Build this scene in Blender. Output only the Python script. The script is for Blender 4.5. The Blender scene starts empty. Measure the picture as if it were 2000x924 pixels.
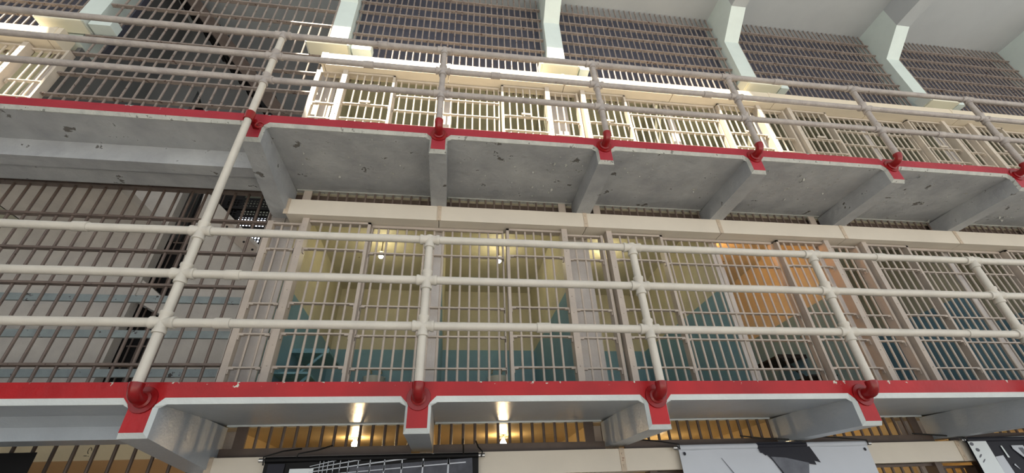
import bpy, bmesh, math, random
from mathutils import Matrix, Vector
random.seed(7)
S = bpy.context.scene
COL = S.collection

# ------------------------------------------------------------------ camera
def rot(rx, ry, rz):
    return Matrix.Rotation(rz, 3, 'Z') @ Matrix.Rotation(rx, 3, 'X') @ Matrix.Rotation(ry, 3, 'Y')
R = rot(0.57246, 0.04322, -0.15409)
cam_d = bpy.data.cameras.new('camera'); cam = bpy.data.objects.new('camera', cam_d); COL.objects.link(cam)
right, fwd, up = R.col[0], R.col[1], R.col[2]
M4 = Matrix((right, up, -fwd)).transposed().to_4x4(); M4.translation = Vector((1.846, -3.047, -0.792))
cam.matrix_world = M4
cam_d.sensor_width = 36.0; cam_d.lens = 36.0 * 851.07 / 2000.0
cam_d.clip_start = 0.05; cam_d.clip_end = 200
S.camera = cam

# ------------------------------------------------------------------ world, sun, exposure
W = bpy.data.worlds.new('hall_daylight'); S.world = W; W.use_nodes = True
bg = W.node_tree.nodes['Background']; bg.inputs[0].default_value = (0.93, 0.97, 1.0, 1); bg.inputs[1].default_value = 1.25
sun_d = bpy.data.lights.new('sun', 'SUN'); sun = bpy.data.objects.new('sun', sun_d); COL.objects.link(sun)
sun_d.energy = 18.0; sun_d.angle = math.radians(1.2); sun_d.color = (1.0, 0.89, 0.72)
sdir = Vector((0.33, 0.54, -1.0)).normalized()
sun.rotation_euler = sdir.to_track_quat('-Z', 'Y').to_euler(); sun.location = (-3, -6, 14)
vs = S.view_settings; vs.view_transform = 'Standard'; vs.look = 'None'; vs.gamma = 1; vs.use_curve_mapping = False
vs.exposure = 0.0

# ------------------------------------------------------------------ materials
def srgb(r, g, b):
    f = lambda c: ((c / 255 + .055) / 1.055) ** 2.4 if c / 255 > .04045 else c / 255 / 12.92
    return (f(r), f(g), f(b), 1)
MATS = {}
def mat(name, col, rough=.5, metal=0., var=.12, vscale=3., chip=None, cscale=9., cth=.68, bump=.0, bscale=40., spec=.5, zsplit=None, col2=None, topz=None):
    """painted surface: soft mottling, optional chips of another colour, fine relief, optional two-colour paint line at height zsplit"""
    m = bpy.data.materials.new(name); m.use_nodes = True; MATS[name] = m
    nt = m.node_tree; N = nt.nodes; L = nt.links; b = N['Principled BSDF']
    b.inputs['Roughness'].default_value = rough; b.inputs['Metallic'].default_value = metal
    b.inputs['Specular IOR Level'].default_value = spec
    geo = N.new('ShaderNodeNewGeometry')
    def noise(scale, detail=4, rgh=.6):
        n = N.new('ShaderNodeTexNoise'); n.inputs['Scale'].default_value = scale; n.inputs['Detail'].default_value = detail
        n.inputs['Roughness'].default_value = rgh; L.new(geo.outputs['Position'], n.inputs['Vector']); return n.outputs['Fac']
    def mix(f, a, c, blend='MIX'):
        x = N.new('ShaderNodeMix'); x.data_type = 'RGBA'; x.blend_type = blend
        for s, v in ((x.inputs[0], f), (x.inputs[6], a), (x.inputs[7], c)):
            if isinstance(v, bpy.types.NodeSocket): L.new(v, s)
            else: s.default_value = v
        return x.outputs[2]
    def ramp(v, lo, hi):
        r = N.new('ShaderNodeMapRange'); r.inputs[1].default_value = lo; r.inputs[2].default_value = hi; L.new(v, r.inputs[0]); return r.outputs[0]
    base = col
    if zsplit is not None:
        sx = N.new('ShaderNodeSeparateXYZ'); L.new(geo.outputs['Position'], sx.inputs[0])
        base = mix(ramp(sx.outputs[2], zsplit - .004, zsplit + .004), col2, col)
    v = noise(vscale)
    dark = mix(ramp(v, .3, .7), (1 - var, 1 - var, 1 - var * .9, 1), (1 + var * .4,) * 3 + (1,))
    c = mix(1.0, base, dark, 'MULTIPLY')
    h = None
    if chip:
        nz = noise(cscale, 7, .65)
        if topz is not None:          # chips gather along the exposed top arris
            sz = N.new('ShaderNodeSeparateXYZ'); L.new(geo.outputs['Position'], sz.inputs[0])
            mr_ = ramp(sz.outputs[2], topz - .05, topz); ad = N.new('ShaderNodeMath'); ad.operation = 'MULTIPLY_ADD'
            L.new(mr_, ad.inputs[0]); ad.inputs[1].default_value = .14; L.new(nz, ad.inputs[2]); nz = ad.outputs[0]
        k = ramp(nz, cth, cth + .015)
        c = mix(k, c, chip); h = k
    L.new(c, b.inputs['Base Color'])
    if bump:
        bp = N.new('ShaderNodeBump'); bp.inputs['Strength'].default_value = bump; bp.inputs['Distance'].default_value = .01
        hh = noise(bscale, 5)
        if h is not None:
            a = N.new('ShaderNodeMath'); a.operation = 'SUBTRACT'; L.new(hh, a.inputs[0]); L.new(h, a.inputs[1]); hh = a.outputs[0]
        L.new(hh, bp.inputs['Height']); L.new(bp.outputs[0], b.inputs['Normal'])
    return m
def emit(name, col, s):
    m = bpy.data.materials.new(name); m.use_nodes = True; nt = m.node_tree
    b = nt.nodes['Principled BSDF']; b.inputs['Base Color'].default_value = col
    b.inputs['Emission Color'].default_value = col; b.inputs['Emission Strength'].default_value = s; MATS[name] = m; return m

m_red = mat('red_gloss_paint', srgb(166, 24, 30), .34, var=.34, vscale=1.6, spec=.35, chip=srgb(196, 200, 190), cscale=11, cth=.72, bump=.35, bscale=16, topz=0.)
m_redw = mat('red_worn_paint', srgb(160, 48, 60), .5, spec=.3, var=.2, vscale=2., chip=srgb(172, 182, 178), cscale=7, cth=.70, bump=.5, bscale=16, topz=2.433)
m_redfit = mat('red_fitting_paint', srgb(134, 16, 20), .28, var=.2, vscale=15, bump=.15, bscale=30)
m_edge = mat('white_edge_paint', srgb(214, 222, 224), .5, var=.12, bump=.4, bscale=25)
m_edgew = mat('weathered_edge_paint', srgb(176, 178, 172), .6, var=.25, vscale=9, chip=srgb(120, 120, 116), cscale=18, cth=.62, bump=.8, bscale=30)
m_conc = mat('grey_painted_concrete', srgb(170, 178, 186), .3, var=.12, vscale=2.5, bump=.35, bscale=30)
m_concw = mat('peeling_grey_concrete', srgb(168, 171, 173), .6, var=.24, vscale=3, chip=srgb(104, 102, 98), cscale=6, cth=.645, bump=1.0, bscale=14)
m_floor = mat('hall_floor_concrete', srgb(186, 184, 180), .4, var=.2, vscale=1.2)
m_ceil = mat('white_ceiling_paint', srgb(180, 185, 188), .7, var=.06, vscale=1.5, bump=.2)
m_column = mat('pale_green_column_paint', srgb(212, 224, 220), .45, var=.05, vscale=4, chip=srgb(170, 180, 176), cscale=22, cth=.72, bump=.15)
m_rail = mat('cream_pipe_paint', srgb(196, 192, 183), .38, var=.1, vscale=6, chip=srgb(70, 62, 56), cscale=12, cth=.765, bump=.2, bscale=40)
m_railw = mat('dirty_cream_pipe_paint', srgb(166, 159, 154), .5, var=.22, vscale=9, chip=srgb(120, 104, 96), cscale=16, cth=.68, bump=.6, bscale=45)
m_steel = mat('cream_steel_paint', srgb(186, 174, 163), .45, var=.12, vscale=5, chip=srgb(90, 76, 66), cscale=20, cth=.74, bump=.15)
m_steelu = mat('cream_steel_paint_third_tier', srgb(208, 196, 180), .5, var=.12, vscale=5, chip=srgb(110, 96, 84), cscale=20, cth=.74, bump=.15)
m_lintel = mat('cream_sheet_paint', srgb(214, 206, 192), .5, var=.06, vscale=2, chip=srgb(120, 96, 74), cscale=14, cth=.775, bump=.1)
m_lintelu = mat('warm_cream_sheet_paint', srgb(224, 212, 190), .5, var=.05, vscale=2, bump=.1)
m_strap = mat('rusty_cream_strap', srgb(196, 180, 160), .6, var=.15, vscale=12, chip=srgb(120, 76, 50), cscale=25, cth=.66)
m_cage = mat('brown_bar_paint', srgb(112, 98, 90), .5, var=.25, vscale=8, chip=srgb(58, 44, 38), cscale=24, cth=.64, bump=.3)
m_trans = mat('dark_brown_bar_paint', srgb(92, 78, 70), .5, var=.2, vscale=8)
m_grille = mat('weathered_bar_paint_sunlit_tone', srgb(146, 134, 126), .55, var=.25, vscale=8, chip=srgb(84, 62, 52), cscale=22, cth=.6, bump=.3)  # brown lightened in place of sun that misses the upper stair cage
m_dark = mat('dark_slate_paint', srgb(84, 85, 98), .6, var=.15, vscale=1.5)
m_plaster = mat('old_white_plaster', srgb(206, 201, 194), .75, var=.14, vscale=3., chip=srgb(130, 124, 118), cscale=7, cth=.72, bump=.4, bscale=26)
m_plasterg = mat('cream_and_tan_plaster', srgb(226, 208, 170), .7, var=.08, zsplit=-.20, col2=srgb(190, 146, 96), bump=.2)
m_stair = mat('grey_green_stair_plaster', srgb(112, 113, 113), .7, var=.12, vscale=2)
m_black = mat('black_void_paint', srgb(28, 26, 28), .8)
m_conduit = mat('bluish_grey_flat_steel', srgb(150, 162, 164), .5, var=.2, vscale=8, chip=srgb(56, 52, 50), cscale=10, cth=.62)
m_w2 = mat('cell_paint_cream_over_teal', srgb(206, 200, 176), .55, var=.14, vscale=2.2, zsplit=1.36, col2=srgb(124, 164, 184), chip=srgb(120, 100, 76), cscale=5, cth=.70, bump=.3)
m_w3 = mat('cell_paint_grey_green', srgb(176, 176, 156), .6, var=.12, vscale=2, bump=.2)
m_w1 = mat('cell_paint_warm_cream', srgb(206, 184, 138), .34, var=.14, vscale=2, chip=srgb(150, 116, 70), cscale=5, cth=.72, bump=.3)
m_end = mat('partition_end_white', srgb(206, 200, 196), .6, var=.12, vscale=5, bump=.4)
m_teal = mat('teal_steel_paint', srgb(126, 172, 184), .5, var=.2, vscale=10, chip=srgb(70, 100, 108), cscale=25, cth=.62)
m_porc = mat('white_porcelain', srgb(220, 220, 214), .2, var=.03)
m_chrome = mat('chrome', srgb(200, 200, 200), .2, metal=1., var=.02)
m_fix = mat('cream_lamp_enamel', srgb(228, 226, 206), .4, var=.03)
m_fixg = mat('grey_lamp_enamel', srgb(206, 212, 206), .4, var=.04)
m_pblack = mat('banner_black', srgb(14, 14, 16), .5, var=.1, spec=.2)
m_pdark = mat('banner_charcoal', srgb(40, 41, 50), .5, var=.1, spec=.2)
m_pmid = mat('banner_grey', srgb(98, 102, 112), .45, var=.35, vscale=9)
m_plight = mat('banner_pale_grey', srgb(196, 202, 212), .5, var=.04)
m_pwhite = mat('banner_white', srgb(222, 230, 234), .5, var=.03)
m_pfold = mat('banner_gradient_grey', srgb(64, 67, 78), .4, var=.75, vscale=7)
m_cord = mat('black_cord', srgb(16, 15, 15), .6)
m_bulb = emit('lit_bulb', (1.0, .86, .52, 1), 190)
m_bulbw = emit('lit_bulb_ground', (1.0, .72, .40, 1), 190)
m_bulbo = emit('lit_bulb_orange', (1.0, .46, .15, 1), 420)
m_window = emit('daylit_window_glass', (.86, .90, 1.0, 1), 5)

# ------------------------------------------------------------------ mesh helpers
class MB:
    def __init__(s): s.v = []; s.f = []; s.m = []
    def add(s, vs_, fs, mi=0):
        o = len(s.v); s.v += [tuple(p) for p in vs_]
        for f in fs: s.f.append([o + i for i in f]); s.m.append(mi)
        return s
    def box(s, x0, x1, y0, y1, z0, z1, mi=0):
        return s.add([(x0,y0,z0),(x1,y0,z0),(x1,y1,z0),(x0,y1,z0),(x0,y0,z1),(x1,y0,z1),(x1,y1,z1),(x0,y1,z1)],
                     [(3,2,1,0),(4,5,6,7),(0,1,5,4),(1,2,6,5),(2,3,7,6),(3,0,4,7)], mi)
    def prism_x(s, yz, x0, x1, mi=0):
        n = len(yz)
        return s.add([(x0,)+tuple(p) for p in yz] + [(x1,)+tuple(p) for p in yz],
                     [list(range(n)), list(range(2*n-1, n-1, -1))] + [(i, n+i, n+(i+1) % n, (i+1) % n) for i in range(n)], mi)
    def prism_y(s, xz, y0, y1, mi=0):
        n = len(xz)
        return s.add([(p[0], y0, p[1]) for p in xz] + [(p[0], y1, p[1]) for p in xz],
                     [list(range(n)), list(range(2*n-1, n-1, -1))] + [(i, n+i, n+(i+1) % n, (i+1) % n) for i in range(n)], mi)
    def tube(s, pts, rad, n=10, caps=True, mi=0):
        pts = [Vector(p) for p in pts]; k = len(pts)
        if not isinstance(rad, (list, tuple)): rad = [rad] * k
        t0 = (pts[1] - pts[0]).normalized()
        a = t0.orthogonal().normalized(); rings = []
        for i, p in enumerate(pts):
            t = (pts[min(i+1, k-1)] - pts[max(i-1, 0)]).normalized()
            a = (a - t * a.dot(t)).normalized(); b = t.cross(a)
            rings.append([p + (a * math.cos(2*math.pi*j/n) + b * math.sin(2*math.pi*j/n)) * rad[i] for j in range(n)])
        vv = [q for r in rings for q in r]; ff = []
        for i in range(k - 1):
            for j in range(n): ff.append((i*n+j, i*n+(j+1) % n, (i+1)*n+(j+1) % n, (i+1)*n+j))
        if caps: ff += [list(range(n-1, -1, -1)), [(k-1)*n + j for j in range(n)]]
        return s.add(vv, ff, mi)
    def cyl(s, p0, p1, r, n=10, mi=0): return s.tube([p0, p1], r, n, True, mi)
    def lathe(s, prof, c, axis='Z', n=16, mi=0):
        vv = []; ff = []
        for r, h in prof:
            for j in range(n):
                a = 2*math.pi*j/n; u, w = r*math.cos(a), r*math.sin(a)
                d = (u, w, h) if axis == 'Z' else (u, h, w) if axis == 'Y' else (h, u, w)
                vv.append((c[0]+d[0], c[1]+d[1], c[2]+d[2]))
        for i in range(len(prof)-1):
            for j in range(n): ff.append((i*n+j, i*n+(j+1) % n, (i+1)*n+(j+1) % n, (i+1)*n+j))
        return s.add(vv, ff, mi)
    def mesh(s, name, mats, smooth=False):
        me = bpy.data.meshes.new(name); me.from_pydata(s.v, [], s.f)
        if not isinstance(mats, (list, tuple)): mats = [mats]
        for m in mats: me.materials.append(m)
        me.polygons.foreach_set('material_index', s.m)
        if smooth: me.polygons.foreach_set('use_smooth', [True] * len(s.f))
        bm = bmesh.new(); bm.from_mesh(me); bmesh.ops.recalc_face_normals(bm, faces=bm.faces); bm.to_mesh(me); bm.free()
        if smooth: me.set_sharp_from_angle(angle=math.radians(40))
        return me
def link(name, me, parent=None, loc=(0, 0, 0)):
    o = bpy.data.objects.new(name, me); COL.objects.link(o); o.parent = parent
    o.location = loc; return o
def part(name, mb, mats, parent, smooth=False, loc=(0, 0, 0)): return link(name, mb.mesh(name, mats, smooth), parent, loc)
def tag(o, label, cat, group=None):
    o['label'] = label; o['category'] = cat
    if group: o['group'] = group
    return o
def thing(name, label, cat, loc=(0, 0, 0), group=None):
    o = bpy.data.objects.new(name, None); COL.objects.link(o); o.location = loc; o.empty_display_size = .1
    return tag(o, label, cat, group)
def struct(name, mb, mats, label=None, smooth=False):
    o = part(name, mb, mats, None, smooth); o['kind'] = 'structure'; o['label'] = label or name; return o
CACHE = {}
def bar(parent, x, y, z0, z1, r, m, name='bar', n=8):
    key = (round(z1 - z0, 3), r, m.name, n)
    if key not in CACHE: CACHE[key] = MB().cyl((0, 0, 0), (0, 0, z1 - z0), r, n).mesh('bar', m, True)
    return link(name, CACHE[key], parent, (x, y, z0))
def flat(parent, x0, x1, y0, y1, z, m, th=.013, clip=.035, name='crossbar', lc=True, rc=True):
    """flat crossbar with the little angle clips that hold its ends"""
    key = ('f', round(x1-x0, 3), round(y1-y0, 3), th, clip, m.name, lc, rc)
    if key not in CACHE:
        b = MB(); w = x1 - x0; d = y1 - y0
        b.box(0, w, 0, d, -th/2, th/2)
        if clip:
            if lc: b.box(.0, .045, -.004, .03, -.018, -th/2); b.box(0, .01, 0, .03, -clip-.02, -.018)
            if rc: b.box(w-.045, w, -.004, .03, -.018, -th/2); b.box(w-.01, w, 0, .03, -clip-.02, -.018)
        CACHE[key] = b.mesh('crossbar', m)
    return link(name, CACHE[key], parent, (x0, y0, z))

B = 1.65; P = 3.3; H = 2.433
ORD = ['first', 'second', 'third', 'fourth', 'fifth', 'sixth', 'seventh', 'eighth', 'ninth', 'tenth', 'eleventh', 'twelfth']
TIER = {0: 'ground tier', 1: 'middle tier', 2: 'top tier'}

# ================================================================== STRUCTURE
CZ = 7.1
struct('floor', MB().box(-14, 24, -12, 3.6, -H-.2, -H), m_floor, 'grey concrete hall floor below the galleries')
# ceiling slab with two long skylight openings over the corridor
c = MB()
SY0, SY1 = -1.85, .2
c.box(-14, 24, SY1, 3.6, CZ, CZ+.25); c.box(-14, 24, -9.5, SY0, CZ, CZ+.25)
for a_, b_ in ((5.45, 24), (-4.2, -1.3), (-14, -9)): c.box(a_, b_, SY0, SY1, CZ, CZ+.25)
struct('left_light_blocker', MB().box(-7.3, -7.0, -9.5, 0, -H, CZ), m_stair, 'unseen grey wall added to darken the left side of the hall')  # unseen wall, added to cut the light coming from the left
struct('ceiling', c, m_ceil, 'white ceiling slab between the roof beams')
# rear walls of the cells
struct('wall_back', MB().box(-.175, 14, 3.45, 3.6, 0, H-.1), m_w2, 'cream over teal rear wall of the middle tier cells')
struct('wall_back', MB().box(-7, 14, 3.45, 3.6, H, 2*H-.1), m_w3, 'grey green rear wall of the top tier cells')
struct('wall_back', MB().box(-.175, 14, 3.45, 3.6, -H, -.1), m_w1, 'warm cream rear wall of the ground tier cells')
def slab(x0, x1, z, m): return MB().box(x0, x1, 1.03, 3.6, z-.1, z)
struct('floor_middle_tier', slab(-.175, 14, 0, m_w1), m_w1, 'floor slab between ground and middle tier cells')
struct('floor_top_tier', slab(-.175, 14, H, m_w2), m_w2, 'floor slab between middle and top tier cells')
struct('floor_top_tier', slab(-7, -3.185, H, m_w3), m_w3, 'floor slab of the top tier cells left of the stairwell')
struct('ceiling_top_tier', MB().box(-.175, 14, 1.24, 3.6, 2*H-.1, 2*H), m_w3, 'ceiling slab over the top tier cells')
struct('ceiling_top_tier', MB().box(-7, -3.185, 1.24, 3.6, 2*H-.1, 2*H), m_w3, 'ceiling slab over the far left top tier cells')
for t, wm in ((0, m_w1), (1, m_w2), (2, m_w3)):
    z0 = (t - 1) * H
    for k in range(-1 if t == 2 else 0, 5):
        x = P * k
        if t == 1 and k > 3 or t == 0 and k > 3: continue
        o = part('wall_partition', MB().box(x-.175, x+.115, 1.22, 3.45, z0, z0+H-.1), wm, None); o['kind'] = 'structure'
        o['label'] = f'thick partition between cell pairs on the {TIER[t]}'
        # pale end face with a vertical joint
        e = MB(); e.box(x-.175, x-.035, 1.2, 1.22, z0, z0+H-.1); e.box(x-.028, x+.115, 1.2, 1.22, z0, z0+H-.1)
        part('partition_end', e, m_end, o)
        if k < 4 and k >= 0:
            o = part('wall_partition', MB().box(x+1.625, x+1.725, 1.14, 3.45, z0, z0+H-.1), wm, None); o['kind'] = 'structure'
            o['label'] = f'thin partition between two neighbouring cells on the {TIER[t]}'
            part('partition_end', MB().box(x+1.622, x+1.728, 1.125, 1.14, z0, z0+H-.1), m_end, o)
# dark wall behind the high grilles
struct('wall_clerestory', MB().box(-.15, 16, 1.34, 1.45, 2*H, CZ), m_dark, 'dark slate wall behind the high bar grilles')
struct('wall_clerestory', MB().box(-8, -3.1, 1.34, 1.45, 2*H, CZ), m_dark, 'dark slate wall behind the far left high grille')

# roof columns with knee and ceiling beam
for k in range(-1, 5):
    x0, x1 = P*k - .12, P*k + .15
    which = {-1: 'pale roof column at the far upper left beyond the stair cage', 0: 'pale green-white roof column between stair cage and first high grille',
             1: 'pale roof column between first and second high grille', 2: 'bent pale roof column between second and third high grille',
             3: 'bent pale roof column between third and fourth high grille', 4: 'roof column at the far right corner of the ceiling'}[k]
    t = thing('roof_column', which, 'column', (P*k, 1.1, 4.4), 'roof columns with bent knees')
    ye = .2 if k <= 2 else -.25
    def off(pts): return [(y - 1.1, z - 4.4) for y, z in pts]
    part('shaft', MB().prism_x(off([(1.34, 4.66), (1.05, 4.66), (1.05, 6.23), (1.34, 6.23)]), x0-P*k, x1-P*k), m_column, t)
    part('haunch', MB().prism_x(off([(1.34, 6.23), (1.05, 6.23), (.605, 6.6), (.605, CZ), (1.34, CZ)]), x0-P*k, x1-P*k), m_column, t)
    part('ceiling_beam', MB().prism_x(off([(.605, 6.6), (ye, 6.6), (ye, CZ), (.605, CZ)]), x0-P*k, x1-P*k), m_ceil, t)

# ================================================================== GALLERIES
def gallery(t, label):
    z = (t - 1) * H; worn = t == 2
    mr, me_, mc = (m_redw, m_edgew, m_concw) if worn else (m_red, m_edge, m_conc)
    g = thing('gallery_walkway', label, 'walkway', (0, 0, z), 'concrete gallery walkways')
    s = MB(); s.prism_x([(.03, -.002), (1.03, -.002), (1.03, -.084), (.03, -.128)], -.06, 15); s.box(-8, -.06, .03, 1.0, -.128, -.002)
    part('deck_slab', s, mc, g)
    part('red_edge_band', MB().box(-8, 15, 0, .03, -.094, 0), mr, g)
    # slab edge strip, painted pale, with clipped corners where it meets each bracket
    e = MB()
    xs = [-5.0 * B] + [i * B for i in range(0, 10)]
    for a, b in zip(xs[:-1], xs[1:]):
        a2, b2 = a + .075, b - .075
        e.prism_x([(0.001, -.094), (.03, -.094), (.03, -.1285), (.022, -.1285)], a2, b2)
    part('pale_edge_strip', e, me_, g)
    st = MB(); xs2 = [i * B for i in range(0, 10)]
    for a, b in zip(xs2[:-1], xs2[1:]): st.box(a+.09, b-.09, .985, 1.032, -.098, -.08)
    part('inner_edge_strip', st, me_, g)
    for i in range(0, 9):
        if t == 1 and i > 6: break
        x = i * B
        deep = -.45 if (i == 0 and t == 2) else -.42 if i == 0 else -.305
        bk = MB()
        w = .083
        bk.prism_x([(.03, -.10), (.03, -.318), (.93, deep), (1.03, deep), (1.03, -.10)], -w, w)
        bo = part('bracket', bk, mc, g, loc=(x, 0, 0))
        # red front with pale chamfers
        f = MB(); fw = .066
        f.prism_y([(-fw, -.292), (fw, -.292), (fw, -.145), (fw+.05, -.094), (-fw-.05, -.094), (-fw, -.145)], -.0015, .03)
        part('red_front', f, mr, bo)
        ch = MB()
        ch.add([(-fw, 0, -.292), (fw, 0, -.292), (fw-.012 if 0 else w, .032, -.32), (-w, .032, -.32)], [(0, 1, 2, 3)])
        ch.add([(fw, 0, -.292), (fw, 0, -.145), (w, .032, -.15), (w, .032, -.32)], [(0, 1, 2, 3)])
        ch.add([(-fw, 0, -.292), (-fw, 0, -.145), (-w, .032, -.15), (-w, .032, -.32)], [(3, 2, 1, 0)])
        ch.add([(fw, 0, -.145), (fw+.05, 0, -.094), (fw+.055, .03, -.13), (w, .032, -.15)], [(0, 1, 2, 3)])
        ch.add([(-fw, 0, -.145), (-fw-.05, 0, -.094), (-fw-.055, .03, -.13), (-w, .032, -.15)], [(3, 2, 1, 0)])
        part('pale_chamfer', ch, me_, bo)
    # edge beam under the stairwell bay
    if t == 2: eb = MB().box(-8, -.06, .39, .53, -.325, -.128).box(-8, -.06, .53, .77, -.30, -.128)
    else: eb = MB().prism_x([(.34, -.128), (.43, -.18), (.43, -.262), (.64, -.262), (.64, -.128)], -8, -.06)
    part('edge_beam', eb, mc, g)
    if worn:      # curled flakes of old paint hanging from the soffit
        fl = MB()
        for _ in range(1300):
            x = random.uniform(.1, 11); y = random.uniform(.05, .95) ; s_ = random.uniform(.005, .014) * (1.9 if random.random() < .15 else 1)
            if abs((x / B) - round(x / B)) * B < .1: continue
            if random.random() > .35 + .65 * (math.sin(x*2.1 + y*3) > .2): continue
            a = random.uniform(0, 6.28); dx, dy = s_*math.cos(a), s_*math.sin(a); q = random.uniform(.3, 1.1)*s_
            zz = -.13 + .044*y; fl.add([(x, y, zz), (x+dx, y+dy, zz), (x+dx-dy, y+dy+dx, zz-q*.5), (x-dy, y+dx, zz-q)], [(0, 1, 2, 3)])
        o = part('paint_flakes', fl, m_edgew, g); o['kind'] = 'stuff'
    return g
gallery(1, 'lower concrete gallery with glossy red edge and white underside strip')
gallery(2, 'upper concrete gallery with worn red edge and peeling grey underside')

# ------------------------------------------------------------------ railings
RY = -.119; RH = (1.055, .7024, .3462)
def cross_fit(b, c, r, tee=False):
    x, y, z = c
    prof = [(r*1.02, -.075), (r*1.32, -.073), (r*1.34, -.055), (r*1.16, -.048), (r*1.2, 0), (r*1.16, .048), (r*1.34, .055), (r*1.32, .073), (r*1.02, .075)]
    b.lathe(prof, c, 'X', 14)
    if tee: b.lathe(prof[:5] + [(r*1.1, r*1.0), (r*.4, r*1.2)], c, 'Z', 14)
    else: b.lathe(prof, c, 'Z', 14)
def elbow(parent, x, z, m):
    b = MB(); pts = []; q = .05
    for i in range(7):
        a = math.pi/2 * i / 6
        pts.append((0, RY + q - q*math.sin(a), -.108 + q - q*math.cos(a)))
    pts = [(0, -.012, -.108)] + pts + [(0, RY, -.036)]
    b.tube(pts, [.038]*(len(pts)-2) + [.041, .041], 14)
    b.lathe([(.0, -.012), (.05, -.012), (.05, -.022), (.036, -.03)], (0, 0, -.108), 'Y', 18)
    e = part('elbow', b, m, parent, True, (x, 0, z))
    f = MB(); f.lathe([(.0, -.012), (.078, -.012), (.08, -.006), (.08, .002), (0, .002)], (0, 0, -.108), 'Y', 22)
    part('flange', f, m, e, True)
    return e
def railing(t, label, xs, xl, xr, couplings):
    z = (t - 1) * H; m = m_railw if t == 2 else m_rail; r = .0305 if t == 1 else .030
    g = thing('pipe_railing', label, 'railing', (0, RY, z), 'pipe railings along the galleries')
    off = Vector((0, -RY, 0))
    for j, h in enumerate(RH):
        b = MB(); pts = [(xl + (xr-xl)*i/40, 0, h + random.uniform(-.002, .002)) for i in range(41)]
        b.tube(pts, r, 14); part('rail', b, m, g, True)
    for x in xs:
        z1 = RH[0]; lo = -.04
        if x != 0:
            part('post', MB().tube([(0, 0, lo), (0, 0, RH[0])], r*.98, 14), m, g, True, (x, 0, 0))
            e = elbow(g, x, 0, m_redfit); e.location = (x, -RY, 0)
        for j, h in enumerate(RH):
            key = ('fit', t, j == 0 and not (t == 1 and x == 0))
            if key not in CACHE:
                b = MB(); cross_fit(b, (0, 0, 0), r, tee=key[2]); CACHE[key] = b.mesh('fitting', m, True)
            link('fitting', CACHE[key], g, (x, 0, h))
    for x, j in couplings:
        part('coupling', MB().lathe([(r, -.05), (r*1.2, -.048), (r*1.22, .048), (r, .05)], (0, 0, 0), 'X', 14), m, g, True, (x, 0, RH[j]))
    return g
r1 = railing(1, 'cream painted pipe railing of the lower gallery, three rails', [i*B for i in range(0, 6)], -4, 9.5,
        [(-.79, 0), (.32, 1), (.36, 2), (2.5, 2), (5.63, 0), (6.1, 2), (-1.9, 2)])
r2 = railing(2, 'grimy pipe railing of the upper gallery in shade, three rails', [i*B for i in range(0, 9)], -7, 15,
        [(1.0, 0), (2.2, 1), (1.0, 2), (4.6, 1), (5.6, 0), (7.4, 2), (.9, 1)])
tp = thing('tall_railing_post', 'tall cream pipe post rising past both galleries at the left', 'post', (0, RY, 0))
part('pipe', MB().tube([(0, 0, -.04), (0, 0, H + RH[0])], .030, 14), m_rail, tp, True)
elbow(tp, 0, 0, m_redfit).location = (0, -RY, 0)
# red clamp that holds the tall post to the upper gallery edge
k = thing('post_clamp', 'red collar clamp with eye bolt on the tall left railing post', 'clamp', (0, RY, H-.16))
part('collar', MB().lathe([(.031, -.045), (.041, -.045), (.041, .045), (.031, .045)], (0, 0, 0), 'Z', 18), m_redfit, k, True)
part('arm', MB().box(.0, .05, .03, .12, -.035, .0), m_redfit, k)
b = MB(); b.tube([(.075 + .032*math.cos(a*.5236), .05, -.045 + .032*math.sin(a*.5236)) for a in range(13)], .009, 8); part('eye_ring', b, m_redfit, k, True)

# ================================================================== LINTEL HOUSINGS
def lintel(t, x_start, x_end, label, z0, z1, m, joints):
    g = thing('door_gear_housing', label, 'housing', (x_start, .876, z0), 'sheet steel door gear housings')
    edges = [x_start] + [j for j in joints if x_start < j < x_end] + [x_end]
    for a, b_ in zip(edges[:-1], edges[1:]):
        part('cover_panel', MB().box(a+.004, b_-.004, 0, .21, 0, z1-z0), m, g, loc=(-x_start, 0, 0))
    for j in edges[:-1]:
        s = MB(); s.box(j-.022, j+.022, -.006, 0, -.003, z1-z0+.003); s.box(j-.022, j+.022, -.006, .05, z1-z0, z1-z0+.006)
        for q in (.04, z1-z0-.04): s.lathe([(.0, -.012), (.008, -.01), (.009, -.006)], (j, 0, q), 'Y', 8)
        part('joint_strap', s, m_strap if t < 2 else m, g, loc=(-x_start, 0, 0))
    return g
JX = [B*i + .012 for i in range(-6, 10)]
lintel(1, .09, 14, 'long cream door gear housing above the middle tier cells', 1.937, 2.127, m_lintel, JX)
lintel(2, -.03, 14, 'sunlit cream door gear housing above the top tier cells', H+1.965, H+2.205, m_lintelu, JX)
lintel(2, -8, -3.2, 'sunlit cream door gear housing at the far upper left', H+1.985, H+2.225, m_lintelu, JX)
lintel(0, .09, 14, 'cream door gear housing of the ground tier behind the banners', -H+1.93, -.335, m_lintel, JX)

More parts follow.
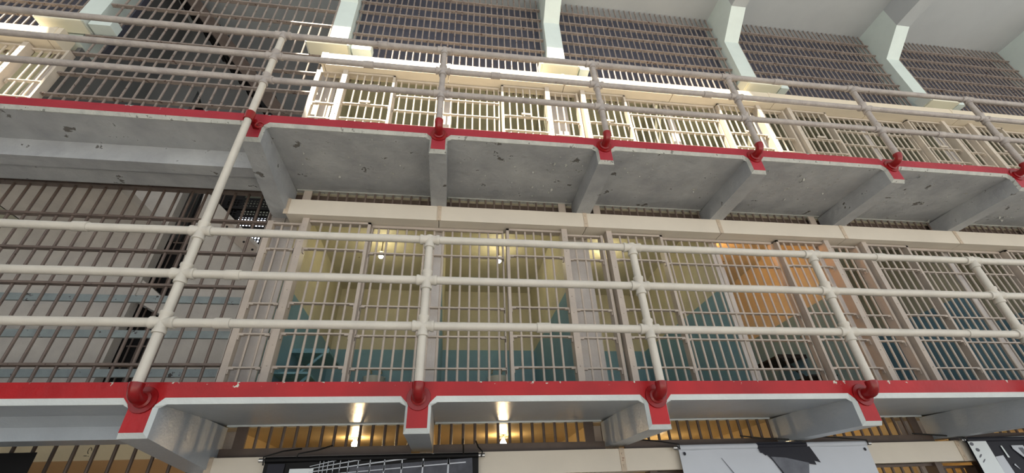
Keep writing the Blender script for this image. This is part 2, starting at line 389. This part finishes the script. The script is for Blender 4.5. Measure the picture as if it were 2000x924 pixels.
# ================================================================== CELL FRONTS
BR = .0115
DOORC = {1: (.08, .382, .685, .985, 1.585), 2: (.2, .5, .8, 1.08, 1.355), 0: (.08, .382, .685, .985, 1.585)}
FIXC = {1: (.08, .385, .69, .99, 1.59), 2: (.2, .5, .8, 1.08, 1.355, 1.64), 0: (.08, .385, .69, .99, 1.59)}
def cell_door(x0, sgn, t, label, slot=False):
    """x0 = outer edge of the wide stile; sgn +1 door extends to +x, -1 mirrored"""
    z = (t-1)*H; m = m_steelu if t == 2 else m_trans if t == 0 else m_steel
    top = 1.925 if t != 2 else 1.955
    d = thing('cell_door', label, 'door', (x0, .98, z), f'barred cell doors on the {TIER[t]}')
    X = lambda a: sgn * a
    def bx(a, b_): return (min(X(a), X(b_)), max(X(a), X(b_)))
    a, b_ = bx(0, .064); s = MB().box(a, b_, -.05, .06, .02, top+.01)
    for q in range(10): s.lathe([(0, -.056), (.006, -.054), (.008, -.05)], ((a+b_)/2, 0, .18*q+.2), 'Y', 6)
    part('lock_stile', s, m, d)
    a, b_ = bx(.658, .688); part('rear_stile', MB().box(a, b_, -.02, .065, .02, top), m, d)
    a, b_ = bx(.064, .688); part('top_rail', MB().box(a, b_, -.02, .0, top-.022, top).box(a, b_, 0, .07, top-.008, top), m, d)
    for i in range(5): bar(d, X(.178 + .0985*i), .01, .02, top-.01, BR, m)
    for zc in DOORC[t]:
        a, b_ = bx(.064, .66); flat(d, a, b_, -.012, .032, zc, m)
    if slot:
        a, b_ = bx(.04, .66); part('food_slot_plate', MB().box(a, b_, -.02, .04, 1.292, 1.304), m, d)
    if t == 2:
        a, b_ = bx(.29, .42); part('lock_plate', MB().box(a, b_, -.03, -.015, 1.37, 1.40), m, d)
    return d
def fixed_grille(x, t, label):
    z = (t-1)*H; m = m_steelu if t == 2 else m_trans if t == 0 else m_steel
    g = thing('cell_front_grille', label, 'grille', (x, 1.045, z), f'fixed cell front grilles on the {TIER[t]}')
    top = 1.93 if t != 2 else 1.955
    for i in range(14): bar(g, 1.02 + .0993*i, 0, .0, top, BR, m)
    for zc in FIXC[t]: flat(g, .955, 2.375, -.02, .022, zc, m)
    part('top_rail', MB().box(.95, 2.38, -.03, -.01, top-.03, top).box(.95, 2.38, -.01, .03, top-.01, top), m, g)
    for xx in (.95, 2.37): part('edge_angle', MB().box(xx-.004, xx+.012, -.02, .03, 0, top), m, g)
    return g
def narrow(x, t, label, both=False):
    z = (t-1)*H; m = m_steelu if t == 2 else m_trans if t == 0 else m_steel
    g = thing('narrow_grille', label, 'grille', (x, 1.02, z), f'narrow grilles between cell pairs on the {TIER[t]}')
    top = 1.90 if t != 2 else 1.94
    for xx in (3.2, 3.296, 3.394): bar(g, xx, 0, 0, top, BR, m)
    for zc in DOORC[t]: flat(g, 3.108, 3.497, -.02, .02, zc, m)
    part('top_rail', MB().box(3.1, 3.52, -.03, -.01, top-.02, top).box(3.1, 3.52, -.01, .03, top-.01, top), m, g)
    part('stile', MB().box(3.497, 3.527, -.04, .06, 0, top), m, g)
    return g
def left_narrow(t, label):      # the strip that closes the row beside the stair cage
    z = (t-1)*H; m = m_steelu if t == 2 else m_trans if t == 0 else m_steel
    g = thing('narrow_grille', label, 'grille', (0, 1.0, z), f'narrow grilles between cell pairs on the {TIER[t]}')
    top = 1.90 if t != 2 else 1.97
    part('stile', MB().box(-.105, -.047, -.01, .0, 0, top+.02).box(-.105, -.095, 0, .1, 0, top+.02).box(-.057, -.047, 0, .06, 0, top+.02), m, g)
    for xx in (.036, .135): bar(g, xx, .02, 0, top, BR, m)
    for zc in DOORC[t]: flat(g, -.047, .222, -.005, .04, zc, m)
    part('stile', MB().box(.214, .232, -.005, .06, 0, top), m, g)
    part('top_rail', MB().box(-.047, .232, -.01, .01, top-.02, top).box(-.047, .232, .01, .05, top-.01, top), m, g)
left_narrow(1, 'narrow barred strip beside the stair cage on the middle tier')
left_narrow(2, 'sunlit narrow barred strip beside the stair cage on the top tier')
for t, ks in ((1, range(0, 3)), (2, range(0, 4)), (0, range(1, 3))):
    tier = {0: 'ground tier behind the banners', 1: 'middle tier', 2: 'top tier'}[t]
    n = 0
    for k in ks:
        x = P * k
        cell_door(x+.256, 1, t, f'barred sliding cell door on the {tier}, {ORD[2*(k-ks[0])]} from the stair cage side', slot=(t == 1 and k in (0, 2)))
        cell_door(x+3.094, -1, t, f'barred sliding cell door on the {tier}, {ORD[2*(k-ks[0])+1]} from the stair cage side')
        fixed_grille(x, t, f'fixed bar grille on the {TIER[t]} between the {ORD[2*(k-ks[0])]} and {ORD[2*(k-ks[0])+1]} cell doors')
        narrow(x, t, f'narrow bar grille on the {tier} after the {ORD[2*(k-ks[0])+1]} cell door')
# far left cell of the top tier
cell_door(-2*P+3.094, -1, 2, 'sunlit barred cell door at the far upper left of the picture')
narrow(-2*P, 2, 'sunlit narrow grille at the far upper left beside the stair cage')
fixed_grille(-2*P, 2, 'sunlit fixed bar grille cut by the upper left picture edge')

# transom bars between housings and slabs
for t in (0, 1):
    z = (t-1)*H; m = m_trans if t == 0 else m_cage
    for i in range(0, 6 if t == 0 else 7):
        a = i*B + .11; g = thing('transom_grille', f'short dark transom bars above the {TIER[t]} housing, {ORD[i]} bay from stair cage', 'grille', (a, 1.0, z+2.11), f'transom grilles on the {TIER[t]}')
        n = 15
        if i % 2 == 0: part('flat_post', MB().box(.06, .145, -.01, .01, 0, H-.088-2.11), m_steel if t == 1 else m_trans, g)
        else: part('flat_post', MB().box(1.285, 1.37, -.01, .01, 0, H-.088-2.11), m_steel if t == 1 else m_trans, g)
        if t == 1: part('backing_board', MB().box(-.1, 1.54, .07, .085, 0, H-.088-2.11), m_trans, g)
        if t == 0: part('sill_flat', MB().box(-.024, 1.45, -.02, -.005, -.01, .062), m, g)
        for q in range(n):
            xx = q*.1 + .02
            if i % 2 == 0 and xx < .2 or i % 2 and xx > 1.24: continue
            bar(g, xx, 0, 0, H-.088-2.11, .0125 if t == 0 else .011, m)

# high grilles above the top tier
def high_grille(x0, x1, label, y=1.17, step=.101, zb=4.45, cross=(4.68, 4.98, 5.29, 5.57, 5.88, 6.18, 6.46, 6.77), m=m_grille, r=.0125, name='high_bar_grille'):
    g = thing(name, label, 'grille', (x0, y, zb), 'tall bar grilles')
    n = int((x1 - x0) / step)
    for i in range(n+1):
        bar(g, .03 + i*step, 0, 0, CZ-.01-zb, r, m)
    for zc in cross: flat(g, 0, x1-x0, -.028, .02, zc-zb, m, th=.02, clip=0)
    return g
GN = ['first', 'second', 'third', 'fourth']
for k in range(4):
    high_grille(P*k+.16, P*(k+1)-.13, f'tall dark bar grille under the ceiling, {GN[k]} bay right of the stair cage')
high_grille(-2*P+.16, -P-.13, 'tall bar grille at the extreme upper left corner')

# ================================================================== STAIR CAGE (left bay)
def cage(label, zb, zt, cross, x0=-3.05, x1=-.125, y=1.05, m=m_cage, name='stair_cage_grille'):
    g = thing(name, label, 'grille', (x1, y, zb), 'brown bar grilles of the stair cage')
    i = 0; x = -.126
    while x > x0:
        bar(g, x - x1, 0, 0, zt-zb, .0132, m); x -= .1415
    for zc in cross: flat(g, x0-x1-.05, -.0, -.03, .022, zc-zb, m, th=.022, clip=0)
    return g
g = cage('brown bar grille of the stair cage on the middle tier', .0, 2.36, (.045, .415, .79, 1.162, 1.53, 1.917), x0=-3.3)
part('head_channel', MB().box(-3.3, 0, -.04, .03, 2.29, 2.37), m_cage, g)
cage('brown bar grille of the stair cage from top tier to ceiling', H+.1, CZ-.02, (2.56, 3.3-.03, 3.62, 4.0, 4.395, 4.77, 5.14, 5.51, 5.9, 6.28, 6.66), m=m_grille)
g = cage('dark bar grille of the stair cage on the ground tier behind the black banner', -H, -.1, (-2.3, -1.6, -.9), x0=-3.3, m=m_trans)

# stairwell behind the cage, middle tier
struct('wall_stairwell', MB().box(-5, -1.75, 2.0, 2.12, .0, 4.4), m_plaster, 'old white plaster wall left of the stairwell gap')
w = MB(); w.prism_y([(-1.30, 0), (-.18, 0), (-.18, 1.85), (-.52, 2.06), (-1.10, 2.55), (-1.5, 2.95), (-1.5, 3.3), (-1.42, 1.6)][0:3] + [(-.18, 1.82), (-1.5, 3.05), (-1.36, 1.5)], 2.0, 2.12)
struct('wall_stairwell', w, m_plaster, 'old white plaster wall with slanting top right of the stairwell gap')
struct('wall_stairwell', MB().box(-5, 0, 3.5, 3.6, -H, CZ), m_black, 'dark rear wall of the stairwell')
struct('wall_stairwell', MB().box(-.22, -.18, 1.2, 3.5, .0, H), m_plaster, 'plaster side wall of the stairwell by the first cell')
struct('stairwell_slab', MB().box(-3.2, -1.76, 1.1, 2.0, H-.1, H), m_plaster, 'plaster-coloured slab added behind the stair cage to block the sun')  # added slab that keeps skylight sun off the stairwell plaster
o = struct('stairwell_slab', MB().prism_y([(-1.78, 1.72), (-1.26, 1.33), (-1.26, 1.20), (-1.80, 1.47)], 2.02, 2.3), m_plaster, 'sloping plastered stair soffit crossing the dark stairwell gap')
s = thing('stair_stringer', 'steel stair stringer plate with bolt holes behind the cage', 'stringer', (-1.1, 1.97, 2.5))
part('plate', MB().prism_y([(-.02, .1), (.62, -.44), (.62, -.62), (-.02, -.08)], 0, .02), m_steel, s)
for q in range(5): part('bolt', MB().lathe([(0, -.012), (.012, -.01), (.014, 0)], (.06+.13*q, 0, -.05-.108*q), 'Y', 8), m_black, s)
struct('wall_stairwell', MB().box(-2.0, -1.2, 2.34, 2.40, 0, 3.5), m_black, 'black sheet added inside the stairwell gap to stand in for its shade')  # added black sheet; its colour supplies the darkness of the gap
# bars standing in the dark gap
g = thing('inner_gap_grille', 'thin dark bars inside the stairwell gap behind the cage', 'grille', (-1.7, 2.16, 0))
for q in range(5): bar(g, .03+.085*q, .0, 0, 3.2, .010, m_trans)
for q in (.45, .95, 1.7, 2.3): flat(g, 0, .42, -.01, .01, q, m_cage, clip=0)
# perforated stair tread panel with daylight window behind
pp = thing('perforated_panel', 'dark perforated steel tread panel with daylight behind it', 'panel', (-1.35, 2.3, 2.0))
b = MB(); nx, nz = 30, 24; wx, wz = 1.25, 1.15
for i in range(nx+1): b.box(i*wx/nx-.007 - (.006 if i % 5 == 0 else 0), i*wx/nx+.007+(.006 if i % 5 == 0 else 0), 0, .012, 0, wz)
for j in range(nz+1): b.box(0, wx, .001, .013, j*wz/nz-.008-(.012 if j % 8 == 0 else 0), j*wz/nz+.008+(.012 if j % 8 == 0 else 0))
part('mesh_sheet', b, m_black, pp)
for q in (.3, .62, .95): part('frame_bar', MB().box(0, wx, -.03, 0, q, q+.05), m_black, pp)
o = struct('window_1', MB().box(-1.95, -.95, 3.3, 3.33, 2.95, 3.5), m_window, 'daylit window pane glimpsed through the perforated panel')
part('window_frame', MB().box(-2.0, -1.95, 3.28, 3.35, 2.9, 3.55).box(-.95, -.9, 3.28, 3.35, 2.9, 3.55).box(-1.95, -.95, 3.28, 3.35, 2.9, 2.95).box(-1.95, -.95, 3.28, 3.35, 3.5, 3.55), m_black, o)
# flat conduits crossing behind the cage
for q, zc in enumerate((1.23, .855, .475)):
    tag(part('conduit', MB().box(-3.9, 0, 0, .03, -.037, .037), m_conduit, None, loc=(-.3, 1.5, zc)),
        f'bluish grey flat conduit behind the stair cage, {["highest", "middle", "lowest"][q]} of three', 'conduit', 'conduits behind the stair cage')
# ground tier of the stairwell
gw = struct('wall_stairwell', MB().box(-6, .0, 2.0, 2.12, -H, -.02), m_plasterg, 'cream wall with tan lower half behind the ground tier cage')
sg = MB(); sg.tube([(-1.50+.016*math.cos(a*.6)*(1-.03*a), 1.995, -.115+.026*math.sin(a*.6)) for a in range(9)], .0022, 5)
sg.tube([(-1.53, 1.995, -.16), (-1.505, 1.995, -.16)], .0022, 5); sg.tube([(-1.495, 1.995, -.163), (-1.488, 1.995, -.163)], .002, 5)
o = part('scrawl', sg, m_black, gw)
# top tier stairwell: grey walls, sloping soffits, pipe and hose
struct('wall_stairwell', MB().box(-3.2, -2.15, 2.1, 2.2, H, 4.6), m_stair, 'grey plaster panel low in the upper stairwell')
struct('wall_stairwell', MB().prism_y([(-1.75, 3.9), (.0, 3.9), (.0, CZ), (-2.6, CZ), (-2.6, 5.6)], 2.3, 2.4), m_stair, 'grey plaster panel high in the upper stairwell')
struct('wall_stairwell', MB().box(-2.1, -1.75, 2.2, 2.9, H+.0, 3.85), m_stair, 'grey pier in the upper stairwell')
struct('wall_stairwell', MB().box(-3.22, -3.17, 1.15, 3.5, H, CZ), m_stair, 'grey side wall of the upper stairwell')
sf = thing('stair_flight', 'dark steel stair flight slanting down inside the upper stair cage', 'stairs', (-3.12, 1.42, CZ))
for yy in (0, .5): part('stringer', MB().prism_y([(0, -.02), (.22, -.02), (2.75, -3.28), (2.53, -3.28)], yy, yy+.03), m_trans, sf)
for q in range(12): part('tread', MB().box(.1+.2*q, .36+.2*q, .03, .5, -.20-.257*q, -.17-.257*q).box(.1+.2*q, .115+.2*q, .03, .5, -.20-.257*q, .03-.257*q if q else -.04), m_black, sf)
struct('wall_stairwell', MB().box(-3.17, -2.5, 2.35, 2.42, 4.3, CZ), m_stair, 'grey panel behind the upper stair flight')
tag(part('stair_strut', MB().tube([(0, 0, 0), (1.05, 0, 1.9)], .05, 6), m_black, None, loc=(-2.9, 1.9, H)), 'dark diagonal stair strut low in the upper stair cage', 'strut')
tag(part('cable', MB().tube([(0, 0, .02), (.4, 0, -.01), (.8, 0, -.03), (1.4, 0, -.04), (2.0, 0, -.06), (2.3, .0, -.02), (2.42, .0, .15)], .012, 8), m_cage, None, True, (-2.6, 1.35, 3.75)), 'thin cable strung behind the upper stair cage', 'cable')

# ================================================================== CELL CONTENTS
def bulb(x, y, z, ceil, label, m, r=.03):
    g = thing('light_bulb', label, 'bulb', (x, y, z), 'bare bulbs in the cells')
    prof = [(.004, -r)] + [(r*math.sin(a), -r*math.cos(a)) for a in (.5, 1., 1.5, 2.0, 2.4)] + [(.013, r*1.25)]
    part('glass', MB().lathe(prof, (0, 0, 0), 'Z', 14), m, g, True)
    part('socket', MB().lathe([(.0, r*1.2), (.018, r*1.2), (.02, r*2.2), (.0, r*2.2)], (0, 0, 0), 'Z', 12), m_porc, g, True)
    part('stem', MB().cyl((0, 0, r*2.2), (0, 0, ceil-z), .007, 8), m_cage, g, True)
    hp = [(.05*math.cos(a*.5236), .05*math.sin(a*.5236), r*1.7) for a in range(13)]
    part('guard_ring', MB().tube(hp, .003, 6), m_cage, g, True)
bulb(.903, 2.0, 2.11, H-.1, 'lit bulb in the first middle tier cell from the stair cage', m_bulb)
bulb(2.437, 2.0, 2.10, H-.1, 'lit bulb in the second middle tier cell from the stair cage', m_bulb)
bulb(P+.62, 2.0, 2.16, H-.1, 'bulb of the third middle tier cell hidden behind the door stile', m_bulb)
bulb(P+2.05, 1.7, 2.14, H-.1, 'bulb of the orange lit fourth middle tier cell', m_bulbo)
bulb(.985, 1.62, -.158, -.1, 'glowing bulb in the ground tier cell above the mesh banner', m_bulbw)
bulb(2.395, 1.62, -.176, -.1, 'glowing bulb in the ground tier cell right of the mesh banner', m_bulbw)
bulb(P+.9, 2.0, -.30, -.1, 'bulb of the ground tier cell left of the silhouette banner', m_bulbw)
bulb(P+2.44, 2.0, -.30, -.1, 'bulb of the ground tier cell right of the silhouette banner', m_bulbw)
bulb(2*P+.9, 2.0, -.30, -.1, 'bulb of the ground tier cell above the right photo banner', m_bulbw)
def sink(x, label):
    g = thing('wash_basin', label, 'sink', (x, 3.44, .9), 'wash basins on the cell rear walls')
    b = MB(); b.lathe([(.0, -.16), (.09, -.16), (.13, -.08), (.15, .0), (.135, .0), (.11, -.07), (.0, -.1)], (0, -.17, 0), 'Z', 20); part('bowl', b, m_porc, g, True)
    part('splash_back', MB().box(-.13, .13, -.04, 0, -.02, .05), m_porc, g)
    for s_ in (-1, 1): part('tap', MB().tube([(s_*.07, -.03, .09), (s_*.07, -.03, .13), (s_*.07, -.1, .13), (s_*.07, -.11, .1)], .012, 8), m_chrome, g, True)
sink(.81, 'white wash basin in the first middle tier cell'); sink(2.53, 'white wash basin in the second middle tier cell')
def table(x, sgn, y, label, m):
    g = thing('folding_table', label, 'table', (x, y, 0), 'steel wall tables')
    part('top', MB().box(min(0, sgn*.40), max(0, sgn*.40), 0, .55, .82, .845), m_black if m is m_black else m_teal, g)
    part('front_lip', MB().box(min(0, sgn*.40), max(0, sgn*.40), -.012, 0, .80, .85), m, g)
    part('seat', MB().box(min(0, sgn*.34), max(0, sgn*.34), -.35, -.05, .48, .50), m, g)
    for q, (a, b_, za, zb_) in enumerate(((.36, .04, .82, .50), (.32, .04, .48, .16))):
        part('strut', MB().tube([(sgn*a, .02-.3*q, za), (sgn*b_, .02-.3*q, zb_)], .016, 6), m, g)
table(.117, 1, 1.9, 'teal folding steel table on the left wall of the first middle tier cell', m_teal)
table(2*P-.18, -1, 2.0, 'dark steel wall table in the orange lit fourth middle tier cell', m_black)

# ================================================================== LAMP FIXTURES at the roof columns
for i, (x, lab) in enumerate(((-P, 'pale strip lamp at the upper left corner of the stair cage'), (0, 'pale strip lamp below the column beside the stair cage'),
        (P, 'cream strip lamp below the second roof column'), (2*P, 'cream strip lamp below the third roof column'), (3*P, 'pale strip lamp below the fourth roof column'))):
    g = thing('strip_lamp', lab, 'lamp', (x, .93, 4.8), 'strip lamps under the roof columns')
    mm = m_fixg if i in (0, 1, 4) else m_fix
    part('housing', MB().prism_x([(-.09, .0), (.09, .0), (.11, .17), (-.06, .17)], -.30, .27), mm, g)
    part('diffuser', MB().prism_x([(-.1, -.022), (.09, -.022), (.1, -.001), (-.11, -.001)], -.28, .25), m_fix, g)
    for e in (-.305, -.1, .12, .265): part('band', MB().prism_x([(-.096, -.004), (.094, -.004), (.114, .175), (-.066, .175)], e, e+.010), mm, g)
    part('end_box', MB().box(.30, .56 if i < 2 else .44, -.05, .1, .0, .16), m_column, g)
    part('mount_arm', MB().box(-.03, .03, .08, .13, .05, .3), mm, g)

# ================================================================== BANNERS
PY = .825
def banner(x0, x1, zt, zb, label, m, rod=True):
    g = thing('banner', label, 'banner', (x0, PY, zt), 'printed banners hung from the ground tier housing')
    n = 14; b = MB(); w = x1 - x0
    fr = [(w*i/n, .006*math.sin(i*1.7)) for i in range(n+1)]
    vv = [(x, y, 0) for x, y in fr] + [(x, y, zb-zt) for x, y in fr] + [(x, y+.004, 0) for x, y in fr] + [(x, y+.004, zb-zt) for x, y in fr]
    k_ = n+1; ff = []
    for i in range(n): ff += [(i, i+1, k_+i+1, k_+i), (2*k_+i+1, 2*k_+i, 3*k_+i, 3*k_+i+1)]
    b.add(vv, ff); part('sheet', b, m, g, True)
    if rod:
        part('rod', MB().cyl((-.045, .004, -.012), (w+.05, .004, -.012), .016, 12), m_chrome, g, True)
        part('sleeve', MB().cyl((.0, .004, -.012), (w, .004, -.012), .022, 12), m, g, True)
    return g
def printed(g, name, poly, m, lift=-.010):
    part(name, MB().prism_y(poly, lift, lift+.0015), m, g)
def cord(label, pts): tag(part('hanging_cord', MB().tube(pts, .006, 6), m_cord, None, True), label, 'cord', 'black cords holding the banners')
# black banner at far left
g = banner(-3.2, -1.054, -.277, -1.4, 'plain black banner at the lower left corner with a scrap of white lettering', m_pblack, rod=False)
for q, (a, b_) in enumerate(((-.07, -.073), (-.074, -.094), (-.096, -.107))):
    printed(g, 'letter_stroke', [(1.86, a-.0), (1.905, a+.0-.0), (1.90, b_+.006), (1.86, b_)][:4], m_plight)
# mesh banner
bx0 = .5
g = banner(bx0, 2.10, -.352, -1.35, 'black and white banner printed with a wire mesh corridor view', m_pblack)
W_ = 2.10 - bx0
printed(g, 'left_shade', [(.03, -.04), (.15, -.04), (.13, -.6), (.03, -.6)], m_pdark, -.009)
printed(g, 'pale_panel', [(.19, -.075), (.36, -.075), (.36, -.5), (.17, -.5)], m_pwhite)
printed(g, 'grey_view', [(.62, -.075), (1.55, -.03), (1.58, -.6), (.6, -.6)], m_pfold, -.0095)
V = (.30, -.105)
def line(x0, z0, x1, z1, wd=.004):
    d = Vector((x1-x0, z1-z0)).normalized(); nrm = Vector((-d.y, d.x)) * wd
    printed(g, 'mesh_line', [(x0-nrm.x, z0-nrm.y), (x1-nrm.x*2, z1-nrm.y*2), (x1+nrm.x*2, z1+nrm.y*2), (x0+nrm.x, z0+nrm.y)], m_plight, -.0115)
line(.33, -.062, .55, -.018, .0018); line(.33, -.078, .78, -.012, .0022); line(.33, -.10, 1.25, .0, .003); line(.33, -.125, 1.5, -.06, .0022)
xx = .40; st = .022
while xx < 1.55:
    f = (xx - .33) / .92
    line(xx, -.01 - .0, xx, -.1 + .07*f - .05, .0012 + .003*f)
    line(xx, -.11 + .075*f, xx-.01, -.45, .0012 + .004*f)
    st *= 1.22; xx += st
cord('black cord tied over the left end of the mesh banner', [(.50, .80, -.40), (.49, .80, -.345), (.60, .86, -.30), (.70, .98, -.27)])
cord('second black cord over the left part of the mesh banner', [(.72, .815, -.36), (.73, .82, -.325), (.85, .88, -.295), (.93, .98, -.25)])
cord('black cord knotted near the right end of the mesh banner', [(1.98, .80, -.36), (1.98, .85, -.30), (1.98, .97, -.26), (1.98, .98, -.22)])
cord('black cord at the right end of the mesh banner rod', [(2.12, .80, -.38), (2.13, .80, -.34), (2.10, .86, -.30), (2.09, .98, -.24)])
# silhouette banner
g = banner(3.80, 5.60, -.332, -1.4, 'pale grey banner with a dark jagged silhouette in its middle', m_plight)
printed(g, 'silhouette', [(.72, .015), (1.20, .015), (1.235, -.06), (1.275, -.155), (1.22, -.14), (1.225, -.172), (1.15, -.160), (1.0, -.185), (.95, -.30), (.90, -.26), (.83, -.13), (.79, -.085), (.775, -.09), (.755, -.07), (.735, -.068)], m_pdark, -.012)
printed(g, 'silhouette_sheen', [(.82, -.10), (.95, -.11), (1.16, -.155), (1.10, -.30), (.95, -.32)], m_pmid, -.0135)
part('dark_sleeve', MB().cyl((.725, .004, -.012), (1.20, .004, -.012), .0232, 14), m_pdark, g, True)
for xx in (.04, 1.76): printed(g, 'grommet', [(xx+.012*math.cos(a), -.06+.014*math.sin(a)) for a in [i*.785 for i in range(8)]], m_pdark, -.012)
printed(g, 'crack_line', [(.36, -.10), (.364, -.10), (.46, -.24), (.45, -.24)], m_pmid, -.012)
cord('black cord at the left end of the silhouette banner', [(3.80, .80, -.36), (3.80, .80, -.32), (3.68, .86, -.29), (3.50, .98, -.25)])
cord('black cord at the right end of the silhouette banner', [(5.60, .80, -.36), (5.60, .80, -.32), (5.40, .86, -.29), (5.0, .98, -.24)])
cord('black cord above the silhouette on the pale banner', [(5.0, .81, -.33), (4.9, .83, -.30), (4.7, .9, -.28), (4.5, .98, -.24)])
# photo banner at right
g = banner(6.66, 8.6, -.322, -1.4, 'black and white photo banner at the lower right corner', m_pdark)
printed(g, 'pale_wall', [(.0, .0), (.20, -.01), (.21, -.26), (.23, -.5), (0, -.5)], m_pwhite, -.011)
printed(g, 'top_strip', [(.10, .0), (1.9, .02), (1.9, -.012), (.10, -.028)], m_pwhite, -.0112)
printed(g, 'pale_bench', [(.21, -.16), (.30, -.15), (.34, -.5), (.21, -.5)], m_plight, -.0115)
for q, (a, b_) in enumerate(((.06, -.10), (.055, -.15), (.065, -.19), (.03, -.05))): printed(g, 'dark_blot', [(a+.022*math.cos(t_*.9), b_+.016*math.sin(t_*.9+q)) for t_ in range(7)], m_pmid, -.0125)
printed(g, 'slat', [(.33, -.07), (.345, -.07), (.36, -.17), (.34, -.17)], m_pwhite, -.0125)
printed(g, 'frame_shape', [(.45, -.07), (.58, -.07), (.60, -.2), (.55, -.21), (.45, -.10)], m_plight, -.0125)
printed(g, 'frame_inner', [(.51, -.09), (.56, -.09), (.575, -.18), (.53, -.16)], m_pmid, -.0135)
printed(g, 'pale_form', [(.64, -.05), (.67, -.05), (.70, -.09), (.75, -.12), (.74, -.2), (.68, -.16), (.65, -.12)], m_plight, -.0125)
printed(g, 'low_form', [(.50, -.25), (.62, -.23), (.75, -.27), (.75, -.42), (.5, -.42)], m_plight, -.0125)
printed(g, 'shard', [(.36, -.23), (.375, -.22), (.40, -.27)], m_plight, -.0125)
cord('black cord at the left end of the photo banner', [(6.66, .80, -.35), (6.64, .80, -.315), (6.5, .86, -.29), (6.3, .98, -.25)])
